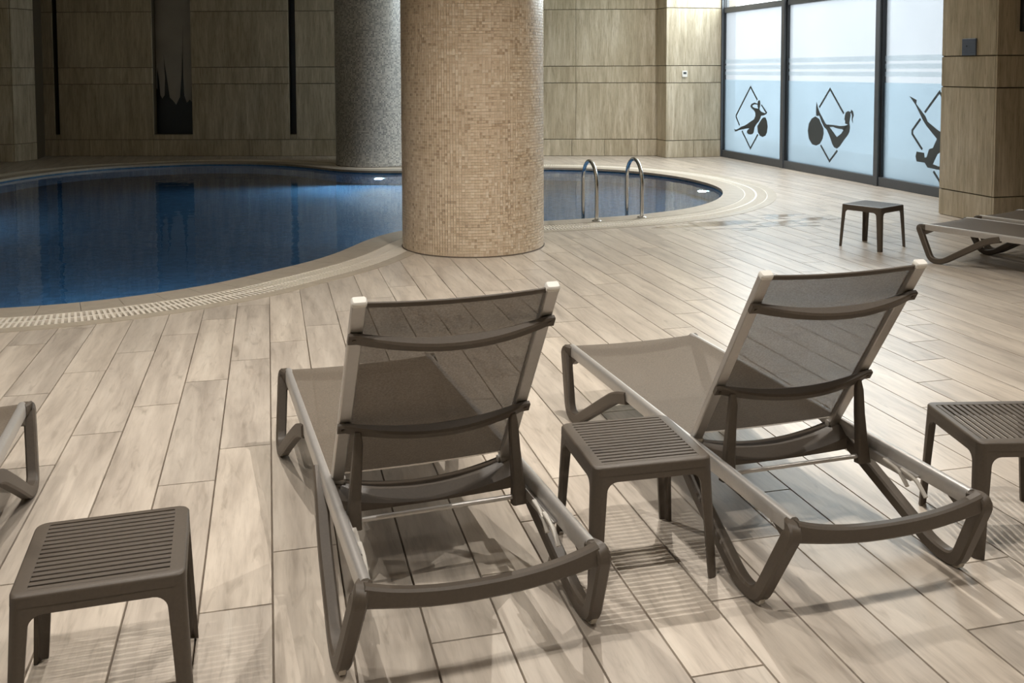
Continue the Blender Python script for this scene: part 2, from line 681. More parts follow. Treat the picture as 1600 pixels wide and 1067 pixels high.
def plank_geo(bm, x0, x1, y0, y1, off=(0, 0)):
    ch = 0.0016
    zb, zt = -0.013, 0.0
    ox, oy = off
    add_hex(bm, [(x0 - ox, y0 - oy, zb), (x1 - ox, y0 - oy, zb), (x1 - ox, y1 - oy, zb), (x0 - ox, y1 - oy, zb),
                 (x0 + ch - ox, y0 + ch - oy, zt), (x1 - ch - ox, y0 + ch - oy, zt), (x1 - ch - ox, y1 - ch - oy, zt), (x0 + ch - ox, y1 - ch - oy, zt)])


planks = []     # (area, kind, data)
kmin, kmax = int((XW0 - X0) / PW) - 1, int((XW1 - X0) / PW) + 1
for k in range(kmin, kmax):
    xa, xb = X0 + k * PW + GAP / 2, X0 + (k + 1) * PW - GAP / 2
    if xb < XW0 + 0.1 or xa > XW1 - 0.05:
        continue
    offy = (0.349 + 0.326 * (k + 1)) % PL
    j = int((YW0 - offy) / PL) - 1
    while True:
        ya, yb = offy + j * PL + GAP / 2, offy + (j + 1) * PL - GAP / 2
        j += 1
        if yb < YW0 + 0.1:
            continue
        if ya > YW1 - 0.1:
            break
        ya_, yb_ = max(ya, YW0), min(yb, YW1)
        strips = []
        whole = True
        ns = 6
        for s in range(ns):
            sa, sb = xa + (xb - xa) * s / ns, xa + (xb - xa) * (s + 1) / ns
            xm = (sa + sb) / 2
            ys = [ya_] + [y for y in cuts(ring_cut, xm) if ya_ < y < yb_] + [yb_]
            for a, b in zip(ys, ys[1:]):
                if inside(ring_cut, xm, (a + b) / 2):
                    whole = False
                elif b - a > 0.004:
                    strips.append((sa, sb, a, b))
        if not strips:
            continue
        pr = [project((x, y, 0)) for x, y in ((xa, ya_), (xb, ya_), (xb, yb_), (xa, yb_))]
        area = 0
        if all(pr):
            cx, cy = sum(p[0] for p in pr) / 4, sum(p[1] for p in pr) / 4
            if any(-5 < p[0] < 1605 and 0 < p[1] < 1070 for p in pr):
                area = abs(sum(pr[i][0] * pr[(i + 1) % 4][1] - pr[(i + 1) % 4][0] * pr[i][1] for i in range(4))) / 2
                if not (-40 < cx < 1640 and 0 < cy < 1150):
                    area *= 0.3
        planks.append((area, whole and ya_ == ya and yb_ == yb, (xa, xb, ya_, yb_), strips, k * 131 + j * 17))
planks.sort(key=lambda t: -t[0])
full_bm = bmesh.new()
plank_geo(full_bm, 0, PW - GAP, 0, PL - GAP)
full_me = bpy.data.meshes.new('plank')
full_bm.to_mesh(full_me)
full_bm.free()
rest = bmesh.new()
shade_rest = rest.faces.layers.float.new('shade')
for n, (area, whole, (xa, xb, ya, yb), strips, seed) in enumerate(planks):
    if n < 300 and area > 0:
        if whole:
            o = link('plank', full_me, 'wood_look_tile', floor)
        else:
            bm = bmesh.new()
            for sa, sb, a, b in strips:
                add_box(bm, (sa - xa, a - ya, -0.013), (sb - xa, b - ya, 0))
            o = mesh_obj('plank', bm, 'wood_look_tile', floor)
        o.location = (xa, ya, 0)
    else:
        nf = len(rest.faces)
        if whole:
            plank_geo(rest, xa, xb, ya, yb)
        else:
            for sa, sb, a, b in strips:
                add_box(rest, (sa, a, -0.013), (sb, b, 0))
        rest.faces.ensure_lookup_table()
        sh = (math.sin(seed * 12.9898) * 43758.5453) % 1.0
        for f in rest.faces[nf:]:
            f[shade_rest] = sh
o = mesh_obj('distant_planks', rest, 'wood_look_tile', floor)
o['kind'] = 'stuff'

# ================================================================== POOL
basin_bm = bmesh.new()
r_top = [basin_bm.verts.new(p) for p in ring(0.0, -0.028, 4)]
r_bot = [basin_bm.verts.new(p) for p in ring(0.0, -1.35, 4)]
nb = len(r_top)
for i in range(nb):
    j = (i + 1) % nb
    basin_bm.faces.new((r_top[j], r_top[i], r_bot[i], r_bot[j]))
basin_bm.faces.new(r_bot)
basin_bm.normal_update()
bmesh.ops.triangulate(basin_bm, faces=[f for f in basin_bm.faces if len(f.verts) > 4])
basin = mesh_obj('pool_basin', basin_bm, 'blue_pool_mosaic')
struct(basin, 'blue tiled basin of the curved indoor pool')


def ring_strip(bm, o0, z0, o1, z1, step=4):
    A = [bm.verts.new(p) for p in ring(o0, z0, step)]
    B = [bm.verts.new(p) for p in ring(o1, z1, step)]
    n = len(A)
    for i in range(n):
        j = (i + 1) % n
        bm.faces.new((A[i], B[i], B[j], A[j]))


g = bmesh.new()
ring_strip(g, 0.0, -0.03, COPE, -0.03)
ring_strip(g, COPE, -0.03, COPE, -0.10)
ring_strip(g, COPE, -0.10, GRATE, -0.10)
ring_strip(g, GRATE, -0.10, GRATE, -0.012)
mesh_obj('gutter', finish(g), 'gutter_dark', basin)


def arc_piece(i0, i1, o0, o1, zb, zt, gap=0.003, sub=3):
    bm = bmesh.new()
    rows = []
    for s in range(sub + 1):
        f = i0 + (i1 - i0) * s / sub
        a, t = int(math.floor(f)), f - math.floor(f)
        P = RING[a % NR].lerp(RING[(a + 1) % NR], t)
        Q = NORM[a % NR].lerp(NORM[(a + 1) % NR], t)
        T = Vector((-Q.y, Q.x, 0))
        sh = gap / 2 if s == 0 else (-gap / 2 if s == sub else 0)
        p0, p1 = P + Q * o0 + T * sh, P + Q * o1 + T * sh
        rows.append([bm.verts.new((p0.x, p0.y, zb)), bm.verts.new((p0.x, p0.y, zt)), bm.verts.new((p1.x, p1.y, zt)), bm.verts.new((p1.x, p1.y, zb))])
    for A, B in zip(rows, rows[1:]):
        for k in range(4):
            bm.faces.new((A[k], A[(k + 1) % 4], B[(k + 1) % 4], B[k]))
    bm.faces.new(rows[0])
    bm.faces.new(rows[-1][::-1])
    return finish(bm)


def in_view(i):
    p = project(RING[i % NR] + NORM[i % NR] * 0.3)
    return p is not None and -80 < p[0] < 1700 and p[1] < 700


npc = int(NR / 8)
for n in range(npc):
    a, b = NR * n / npc, NR * (n + 1) / npc
    if in_view(int(a)) or in_view(int(b)):
        mesh_obj('coping_tile', arc_piece(a, b, -0.012, COPE, -0.03, 0.004), 'coping_stone', basin)
npb = int(NR / 20)
for n in range(npb):
    a, b = NR * n / npb, NR * (n + 1) / npb
    if in_view(int(a)) or in_view(int(b)):
        mesh_obj('border_tile', arc_piece(a, b, GRATE, BORD, -0.012, 0.003, sub=5), 'border_stone', basin)

gb = bmesh.new()
for i in range(NR):
    if not in_view(i):
        continue
    P, Q = RING[i], NORM[i]
    T = Vector((-Q.y, Q.x, 0))
    for o0, o1 in ((COPE + 0.012, 0.402), (0.42, GRATE - 0.012)):
        w = 0.0085
        c = [P + Q * o0 - T * w, P + Q * o1 - T * w, P + Q * o1 + T * w, P + Q * o0 + T * w]
        add_hex(gb, [(p.x, p.y, -0.03) for p in c] + [(p.x, p.y, 0.0) for p in c])
for o0, o1 in ((COPE + 0.002, COPE + 0.014), (0.400, 0.422), (GRATE - 0.014, GRATE - 0.002)):
    ring_strip(gb, o0, 0.0005, o1, 0.0005, 2)
    ring_strip(gb, o1, -0.03, o1, 0.0005, 2)
    ring_strip(gb, o0, 0.0005, o0, -0.03, 2)
gr = mesh_obj('overflow_grate', finish(gb), 'grate_plastic', basin)
gr['kind'] = 'stuff'
gr['label'] = 'white slatted overflow grate following the pool edge'

wb = bmesh.new()
wv = [wb.verts.new(p) for p in ring(0.002, -0.045, 4)]
wb.faces.new(wv)
wb.normal_update()
bmesh.ops.triangulate(wb, faces=wb.faces[:])
wb.normal_update()
for f in wb.faces:
    if f.normal.z < 0:
        f.normal_flip()
water = mesh_obj('pool_water', wb, 'pool_water')
tag(water, 'still dark blue water filling the curved pool', 'water')
water['kind'] = 'stuff'


# ================================================================== WALLS
def quad_wall(name, pts, mat, label=None):
    bm = bmesh.new()
    bm.faces.new([bm.verts.new(p) for p in pts])
    return struct(mesh_obj(name, bm, mat), label)


def panel(parent, origin, u, n, u0, u1, z0, z1, th=0.022, gap=0.009, mat='travertine'):
    """stone panel on a wall: origin, wall direction u, outward normal n"""
    O, U, Nn = Vector(origin), Vector(u), Vector(n)
    a, b = u0 + 0.0015, u1 - 0.0015
    z0, z1 = z0 + gap / 2, z1 - gap / 2
    c = 0.002
    bm = bmesh.new()
    back = [O + U * a, O + U * b, O + U * b, O + U * a]
    zz = [z0, z0, z1, z1]
    back = [Vector((p.x, p.y, z)) for p, z in zip(back, zz)]
    fr = [O + U * (a + c) + Nn * th, O + U * (b - c) + Nn * th, O + U * (b - c) + Nn * th, O + U * (a + c) + Nn * th]
    fr = [Vector((p.x, p.y, z)) for p, z in zip(fr, [z0 + c, z0 + c, z1 - c, z1 - c])]
    add_hex(bm, back + fr)
    return mesh_obj('panel', finish(bm), mat, parent)


ROWS = [(0.0, 0.32), (0.32, 1.385), (1.385, 1.70), (1.70, 2.76), (2.76, 3.08), (3.08, 4.15), (4.15, CEIL)]


def split(u0, u1, maxw):
    n = max(1, math.ceil((u1 - u0) / maxw - 1e-6))
    return [(u0 + (u1 - u0) * i / n, u0 + (u1 - u0) * (i + 1) / n) for i in range(n)]


def clad(parent, origin, u, n, u0, u1, maxw=1.9, skirtw=0.62, rows=ROWS):
    for r, (z0, z1) in enumerate(rows):
        for a, b in split(u0, u1, skirtw if r == 0 else maxw):
            panel(parent, origin, u, n, a, b, z0, z1)


# back wall, slightly skewed to the deck
BA = math.radians(-16)
BU = Vector((math.cos(BA), math.sin(BA), 0))
BN = Vector((math.sin(BA), -math.cos(BA), 0))
BO = Vector((1.24, 18.6, 0)) - BN * 0.022
U_L, U_R = -6.6, 6.35
OPEN = [(-5.42, -5.33), (-3.50, -2.75), (-0.875, -0.745)]
bwb = bmesh.new()


def wall_slab(bm, O, U, Nn, u0, u1, z0, z1, t=0.35):
    p = [O + U * u0 - Nn * t, O + U * u1 - Nn * t, O + U * u1, O + U * u0]
    add_hex(bm, [(q.x, q.y, z0) for q in p] + [(q.x, q.y, z1) for q in p])


edges = [U_L] + [e for o in OPEN for e in o] + [U_R]
SILL = 0.42
for a, b in zip(edges[0::2], edges[1::2]):
    wall_slab(bwb, BO, BU, BN, a, b, 0, CEIL)
for a, b in OPEN:
    wall_slab(bwb, BO, BU, BN, a, b, 0, SILL)
wall_back = struct(mesh_obj('wall_back', finish(bwb), 'joint_dark'), 'travertine clad rear wall behind the pool')
for a, b in split(U_L, U_R, 0.62):
    panel(wall_back, BO, BU, BN, a, b, 0.0, 0.32)
for a, b in OPEN:
    panel(wall_back, BO, BU, BN, a, b, 0.32, SILL)
for z0, z1 in ROWS[1:]:
    for a, b in zip(edges[0::2], edges[1::2]):
        for c, d in split(a, b, 1.95):
            panel(wall_back, BO, BU, BN, c, d, z0, z1)

# tall dark openings in the back wall
for n, (a, b) in enumerate(OPEN):
    wide = b - a > 0.4
    bm = bmesh.new()
    wall_slab(bm, BO - BN * (0.16 if wide else 0.10), BU, BN, a, b, SILL, CEIL, t=0.02)
    w = struct(mesh_obj('window_%d' % (4 + n), finish(bm), 'dark_glass' if wide else 'dark_recess'),
               'tall dark glass panel with black tree shapes' if wide else 'narrow dark vertical slot in the stone wall')
    if wide:
        def P2(u, z, d=0.157):
            q = BO + BU * (a + u * (b - a)) - BN * d
            return Vector((q.x, q.y, z))
        def shape(pts):
            bm = bmesh.new()
            f = [bm.verts.new(P2(u, z, 0.156)) for u, z in pts]
            r = [bm.verts.new(P2(u, z, 0.162)) for u, z in pts]
            bm.faces.new(f)
            bm.faces.new(r[::-1])
            for i in range(len(pts)):
                j = (i + 1) % len(pts)
                bm.faces.new((f[i], f[j], r[j], r[i]))
            mesh_obj('tree_silhouette', finish(bm), 'silhouette_black', w)
        shape([(0.0, SILL), (1.0, SILL), (1.0, 1.05), (0.94, 1.0), (0.86, 1.08), (0.78, 1.02), (0.72, 1.15), (0.66, 1.2), (0.58, 1.1), (0.5, 0.98), (0.42, 1.06), (0.34, 1.12), (0.24, 1.2), (0.14, 1.1), (0.06, 1.22), (0.0, 1.3)])
        shape([(0.60, 1.1), (0.72, 1.1), (0.70, 1.5), (0.70, 2.0), (0.715, 2.5), (0.69, 2.0), (0.665, 1.6)])
        shape([(0.20, 1.1), (0.34, 1.1), (0.29, 1.4), (0.22, 1.8), (0.20, 1.95), (0.225, 1.5)])
        shape([(0.90, 1.0), (1.0, 1.0), (1.0, 2.6), (0.97, 2.9), (0.93, 3.0), (0.95, 2.4), (0.93, 1.8)])
        shape([(0.02, 1.1), (0.10, 1.1), (0.07, 1.45), (0.03, 1.7)])

# left pier beside the pool
PA = [Vector((-4.17, 19.42, 0)), Vector((-4.46, 19.02, 0)), Vector((-5.6, 19.35, 0)), Vector((-5.6, 20.6, 0)), Vector((-4.17, 20.4, 0))]
bm = bmesh.new()
b0 = [bm.verts.new((p.x, p.y, 0)) for p in PA]
b1 = [bm.verts.new((p.x, p.y, CEIL)) for p in PA]
for i in range(5):
    j = (i + 1) % 5
    bm.faces.new((b0[j], b0[i], b1[i], b1[j]))
bm.faces.new(b1[::-1])
pier_l = struct(mesh_obj('wall_pier_left', finish(bm), 'joint_dark'), 'stone clad pier at the far left end of the pool')
for A, B in ((PA[1], PA[0]), (PA[2], PA[1])):
    u = (B - A).normalized()
    clad(pier_l, A, u, Vector((u.y, -u.x, 0)), 0, (B - A).length)

# right far pier next to the glazing
PX0, PX1, PY = 7.12, 8.20, 16.50
bm = box_bm((PX0, PY, 0), (PX1 + 0.3, PY + 1.4, CEIL))
pier_f = struct(mesh_obj('wall_pier_far', bm, 'joint_dark'), 'pale stone clad pier between back wall and glazing')
clad(pier_f, (PX0 - 0.022, PY, 0), (1, 0, 0), (0, -1, 0), 0, PX1 - PX0 + 0.022)
clad(pier_f, (PX0, PY + 0.7, 0), (0, -1, 0), (-1, 0, 0), 0, 0.70)

# near right pier
QX, QY0, QY1 = 7.32, 8.45, 9.27
bm = box_bm((QX, QY0, 0), (XW1, QY1, CEIL))
pier_r = struct(mesh_obj('wall_pier_right', bm, 'joint_dark'), 'stone clad wall end right of the glazing')
RROWS = [(0.0, 0.29), (0.29, 1.43), (1.43, 1.765), (1.765, 2.85), (2.85, CEIL)]
clad(pier_r, (QX, QY1, 0), (0, -1, 0), (-1, 0, 0), 0, QY1 - QY0, skirtw=0.9, rows=RROWS)
clad(pier_r, (QX - 0.022, QY0, 0), (1, 0, 0), (0, -1, 0), 0, 2.6, maxw=1.3, skirtw=1.3, rows=RROWS)

# remaining shell
quad_wall('wall_left', [(XW0, YW0, 0), (XW0, YW1, 0), (XW0, YW1, CEIL), (XW0, YW0, CEIL)], 'travertine')
quad_wall('wall_right', [(XW1, YW0, 0), (XW1, QY1, 0), (XW1, QY1, CEIL), (XW1, YW0, CEIL)], 'travertine')
quad_wall('wall_front', [(XW0, YW0, 0), (XW1, YW0, 0), (XW1, YW0, CEIL), (XW0, YW0, CEIL)], 'travertine')
quad_wall('ceiling', [(XW0, YW0, CEIL), (XW1, YW0, CEIL), (XW1, QY1, CEIL), (8.5, QY1, CEIL), (8.5, YW1, CEIL), (XW0, YW1, CEIL)], 'ceiling_paint')

# ================================================================== GLAZED WALL
GX = 8.28
FIGS = {
1 : ( [[(15.177, 1.098), (15.425, 1.322), (15.952, 0.795), (15.952, 0.766), (15.82, 0.622)], [(15.724, 0.525), (15.405, 0.237), (15.146, 0.499)]] ,
 [[(15.119, 1.098), (15.086, 1.086), (15.072, 1.036), (15.084, 0.989), (15.105, 0.947), (15.138, 0.946), (15.166, 0.993), (15.16, 1.067)], [(15.167, 1.033), (15.278, 1.05), (15.376, 1.026), (15.423, 0.983), (15.388, 0.95), (15.289, 0.913), (15.246, 0.874), (15.239, 0.82), (15.285, 0.756), (15.411, 0.709), (15.552, 0.653), (15.638, 0.624), (15.755, 0.6), (15.857, 0.559), (15.962, 0.532), (16.016, 0.546), (15.991, 0.502), (15.946, 0.504), (15.842, 0.532), (15.666, 0.561), (15.522, 0.583), (15.45, 0.587), (15.521, 0.551), (15.543, 0.515), (15.491, 0.484), (15.405, 0.482), (15.335, 0.494), (15.294, 0.53), (15.268, 0.614), (15.2, 0.679), (15.105, 0.738), (15.066, 0.787), (15.039, 0.829), (14.945, 0.84), (14.879, 0.863), (14.835, 0.889), (14.92, 0.881), (15.028, 0.897), (15.082, 0.921), (15.105, 0.95), (15.151, 0.948), (15.276, 0.955), (15.346, 0.973), (15.355, 0.993), (15.291, 1.019), (15.167, 1.017)], [(15.031, 1.027), (14.949, 0.974), (14.829, 0.892), (14.871, 0.876), (14.975, 0.959), (15.047, 1.01)], [(15.024, 0.769), (14.958, 0.806), (14.891, 0.809), (14.836, 0.745), (14.813, 0.653), (14.832, 0.559), (14.883, 0.496), (14.977, 0.467), (15.072, 0.483), (15.142, 0.54), (15.169, 0.647), (15.118, 0.683)]] ),
2 : ( [[(13.234, 1.04), (12.948, 1.329), (12.583, 0.974)], [(13.18, 0.46), (12.933, 0.235), (12.731, 0.413)]] ,
 [[(13.343, 0.896), (13.229, 0.86), (13.19, 0.806), (13.113, 0.721), (13.106, 0.645), (13.133, 0.561), (13.206, 0.479), (13.305, 0.444), (13.421, 0.456), (13.513, 0.535), (13.551, 0.66), (13.52, 0.775), (13.445, 0.857)], [(13.312, 1.121), (13.271, 1.032), (13.219, 0.958), (13.143, 0.885), (13.066, 0.806), (12.943, 0.751), (12.749, 0.614), (12.634, 0.675), (12.567, 0.739), (12.5, 0.803), (12.438, 0.846), (12.42, 0.781), (12.43, 0.714), (12.473, 0.659), (12.562, 0.586), (12.675, 0.478), (12.744, 0.442), (12.815, 0.454), (12.864, 0.498), (12.939, 0.615), (13.015, 0.706), (13.089, 0.743), (13.166, 0.822), (13.23, 0.915), (13.28, 0.903), (13.318, 0.911), (13.322, 1.037)], [(13.041, 0.787), (12.872, 0.789), (12.777, 0.787), (12.683, 0.782), (12.568, 0.792), (12.478, 0.811), (12.566, 0.719), (12.624, 0.74), (12.671, 0.74), (12.776, 0.747), (12.848, 0.761), (12.955, 0.75)], [(12.438, 0.839), (12.489, 0.819), (12.542, 0.827), (12.543, 0.867), (12.56, 0.892), (12.55, 0.946), (12.528, 0.993), (12.472, 1.015), (12.42, 1.004), (12.41, 0.952), (12.424, 0.899)], [(12.411, 1.005), (12.394, 1.038), (12.349, 1.014), (12.33, 0.956), (12.357, 0.902), (12.348, 0.844), (12.379, 0.888), (12.374, 0.954), (12.393, 0.99), (12.415, 0.985)]] ),
3 : ( [[(10.854, 0.977), (11.012, 0.82), (11.01, 0.77), (10.809, 0.583)], [(10.772, 1.065), (10.497, 1.336), (10.093, 0.868), (10.129, 0.806), (10.278, 0.614)], [(10.58, 0.32), (10.432, 0.177), (10.346, 0.31)]] ,
 [[(11.082, 1.267), (10.938, 1.221), (10.947, 1.171), (10.76, 1.017), (10.715, 0.949), (10.526, 0.856), (10.403, 0.809), (10.361, 0.73), (10.436, 0.588), (10.515, 0.54), (10.593, 0.409), (10.49, 0.391), (10.389, 0.398), (10.387, 0.349), (10.509, 0.348), (10.696, 0.357), (10.75, 0.415), (10.911, 0.414), (10.935, 0.483), (10.915, 0.546), (10.769, 0.54), (10.759, 0.48), (10.717, 0.488), (10.672, 0.597), (10.6, 0.616), (10.526, 0.739), (10.724, 0.886), (10.8, 0.959), (10.957, 1.157)]] ),
}
BAYS = [(14.30, 16.50), (11.76, 14.30), (9.25, 11.76)]
NAMES = ['frosted window with sticker of a figure leaning back on a ball',
         'frosted window with sticker of a seated figure reaching past a ball',
         'frosted window with sticker of a figure doing a shoulder stand, by the right pier']


def slab_x(y0, y1, z0, z1, x0, x1, bev=0.0):
    return box_bm((x0, y0, z0), (x1, y1, z1), bev)


def sticker(fig):
    bm = bmesh.new()
    lines, polys = fig
    x0, x1 = GX - 0.040, GX - 0.036

    def prism(pts):
        f = [bm.verts.new((x0, y, z)) for y, z in pts]
        r = [bm.verts.new((x1, y, z)) for y, z in pts]
        n = len(pts)
        a = bm.faces.new(f)
        b = bm.faces.new(r[::-1])
        for i in range(n):
            j = (i + 1) % n
            bm.faces.new((f[i], f[j], r[j], r[i]))
        bm.normal_update()
        bmesh.ops.triangulate(bm, faces=[a, b])
    for p in polys:
        prism(p)
    for l in lines:
        h = 0.016
        pts = [Vector((y, z)) for y, z in l]
        L_, R_ = [], []
        for i, p in enumerate(pts):
            if i == 0:
                d = (pts[1] - p).normalized()
                nn, k = Vector((-d.y, d.x)), 1
            elif i == len(pts) - 1:
                d = (p - pts[i - 1]).normalized()
                nn, k = Vector((-d.y, d.x)), 1
            else:
                d0, d1 = (p - pts[i - 1]).normalized(), (pts[i + 1] - p).normalized()
                n0, n1 = Vector((-d0.y, d0.x)), Vector((-d1.y, d1.x))
                nn = (n0 + n1).normalized()
                k = min(2.0, 1 / max(0.3, nn.dot(n0)))
            L_.append(p + nn * h * k)
            R_.append(p - nn * h * k)
        for i in range(len(pts) - 1):
            prism([tuple(L_[i]), tuple(L_[i + 1]), tuple(R_[i + 1]), tuple(R_[i])])
    return finish(bm)


for n, (ya, yb) in enumerate(BAYS):
    w = struct(empty('window_%d' % (n + 1), (0, 0, 0)), NAMES[n])
    mesh_obj('sill_frame', slab_x(ya, yb, 0.0, 0.13, GX - 0.07, GX + 0.05, 0.004), 'frame_dark', w)
    mesh_obj('transom', slab_x(ya, yb, 2.67, 2.77, GX - 0.05, GX + 0.05, 0.004), 'frame_dark', w)
    mesh_obj('head_frame', slab_x(ya, yb, CEIL - 0.12, CEIL, GX - 0.05, GX + 0.05, 0.004), 'frame_dark', w)
    mw, gw = (0.05, 0.06) if n == 0 else (0.075, 0.115)
    mesh_obj('mullion', slab_x(yb - mw, yb + 0.02, 0.0, CEIL, GX - 0.09, GX + 0.05, 0.005), 'frame_dark', w)
    mesh_obj('mullion_gasket', slab_x(yb - gw, yb - mw, 0.13, CEIL, GX - 0.05, GX + 0.05), 'gasket_black', w)
    y0, y1 = ya + 0.02, yb - gw
    mesh_obj('lower_pane', slab_x(y0, y1, 0.13, 2.67, GX - 0.006, GX + 0.006), 'frosted_pane', w)
    mesh_obj('upper_pane', slab_x(y0, y1, 2.77, CEIL - 0.12, GX - 0.006, GX + 0.006), 'clear_pane', w)
    for z0, z1 in ((1.735, 1.81), (1.63, 1.70), (1.525, 1.59)):
        bm = bmesh.new()
        bm.faces.new([bm.verts.new(p) for p in ((GX - 0.02, y0, z0), (GX - 0.02, y1, z0), (GX - 0.02, y1, z1), (GX - 0.02, y0, z1))])
        mesh_obj('film_stripe', bm, 'film_band', w)
    bm = bmesh.new()
    bm.faces.new([bm.verts.new(p) for p in ((GX - 0.02, y0, 0.13), (GX - 0.02, y1, 0.13), (GX - 0.02, y1, 1.44), (GX - 0.02, y0, 1.44))])
    mesh_obj('film_sheet', bm, 'film_lower', w)
    s = mesh_obj('sticker', sticker(FIGS[n + 1]), 'sticker_dark', w)
    s['label'] = 'dark exercise figure sticker inside a diamond outline'

# ================================================================== COLUMNS


def column(name, cx, cy, R, label, tiles):
    t = tag(empty(name, (cx, cy, 0)), label, 'column', 'mosaic columns by the pool')
    bm = bmesh.new()
    seg = 128
    uv = bm.loops.layers.uv.new('UVMap')
    rr = R - (0.004 if tiles else 0.0)
    zz = [-0.02, 0.0, CEIL]
    V = [[bm.verts.new((rr * math.cos(2 * math.pi * k / seg), rr * math.sin(2 * math.pi * k / seg), z)) for k in range(seg)] for z in zz]
    for r in range(len(zz) - 1):
        for k in range(seg):
            k2 = (k + 1) % seg
            f = bm.faces.new((V[r][k], V[r][k2], V[r + 1][k2], V[r + 1][k]))
            for lp, (kk, z) in zip(f.loops, ((k, zz[r]), (k + 1, zz[r]), (k + 1, zz[r + 1]), (k, zz[r + 1]))):
                lp[uv].uv = (kk / seg * 0.026 * 160, z)
    mesh_obj('shaft', bm, 'mosaic_grout' if tiles else 'distant_mosaic', t, smooth=True)
    # sealant bead at the foot
    bm = bmesh.new()
    path = [Vector(((R + 0.002) * math.cos(a), (R + 0.002) * math.sin(a), 0.004)) for a in [2 * math.pi * k / 96 for k in range(96)]]
    sweep(bm, path, (0.006, 0.006), (0, 0, 1), round_sec=6, closed=True)
    mesh_obj('sealant_bead', finish(bm), 'gutter_dark', t)
    if tiles:
        n = int(2 * math.pi * R / 0.0258)
        pitch = 2 * math.pi / n
        rows = int((CEIL - 0.01) / 0.0258)
        verts, faces = [], []
        rnd = random.Random(3)
        for r in range(rows):
            z0 = 0.008 + r * 0.0258
            for k in range(n):
                h = R + rnd.uniform(-0.0008, 0.0010)
                a0 = k * pitch + 0.055 * pitch
                a1 = (k + 1) * pitch - 0.055 * pitch
                za, zb_ = z0 + 0.0014, z0 + 0.0244
                ca0, sa0, ca1, sa1 = math.cos(a0), math.sin(a0), math.cos(a1), math.sin(a1)
                b = len(verts)
                ri = R - 0.0045
                verts += [(ri * ca0, ri * sa0, za), (ri * ca1, ri * sa1, za), (ri * ca1, ri * sa1, zb_), (ri * ca0, ri * sa0, zb_),
                          (h * ca0, h * sa0, za), (h * ca1, h * sa1, za), (h * ca1, h * sa1, zb_), (h * ca0, h * sa0, zb_)]
                faces += [(b + 4, b + 5, b + 6, b + 7), (b, b + 1, b + 5, b + 4), (b + 1, b + 2, b + 6, b + 5), (b + 2, b + 3, b + 7, b + 6), (b + 3, b, b + 4, b + 7)]
        me = bpy.data.meshes.new('mosaic_tiles')
        me.from_pydata(verts, [], faces)
        o = link('mosaic_tiles', me, 'beige_mosaic_tile', t)
        o['kind'] = 'stuff'
    return t


column('mosaic_column', 1.846, 8.776, 0.66, 'thick round beige mosaic column standing nearest, in front of the pool', True)
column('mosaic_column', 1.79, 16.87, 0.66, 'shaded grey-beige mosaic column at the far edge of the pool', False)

quad_wall('wall_rear', [(XW0, YW1, 0), (8.5, YW1, 0), (8.5, YW1, CEIL), (XW0, YW1, CEIL)], 'travertine')
quad_wall('wall_corner', [(8.5, YW1, 0), (8.5, PY, 0), (8.5, PY, CEIL), (8.5, YW1, CEIL)], 'travertine')

# ================================================================== SUN LOUNGER
# local frame: y = 0 at the head end, 1.93 at the foot end, rails at x = +-0.318
RW, RZ, LL = 0.318, 0.290, 1.928
LEAN = math.radians(33.5)
PIV = Vector((0, 0.701, 0.300))
BD = Vector((0, -math.sin(LEAN), math.cos(LEAN)))       # up along the backrest
BK = Vector((0, -math.cos(LEAN), -math.sin(LEAN)))      # out of its back


def bp(x, t, n):
    return Vector((x, 0, 0)) + PIV + BD * t + BK * n


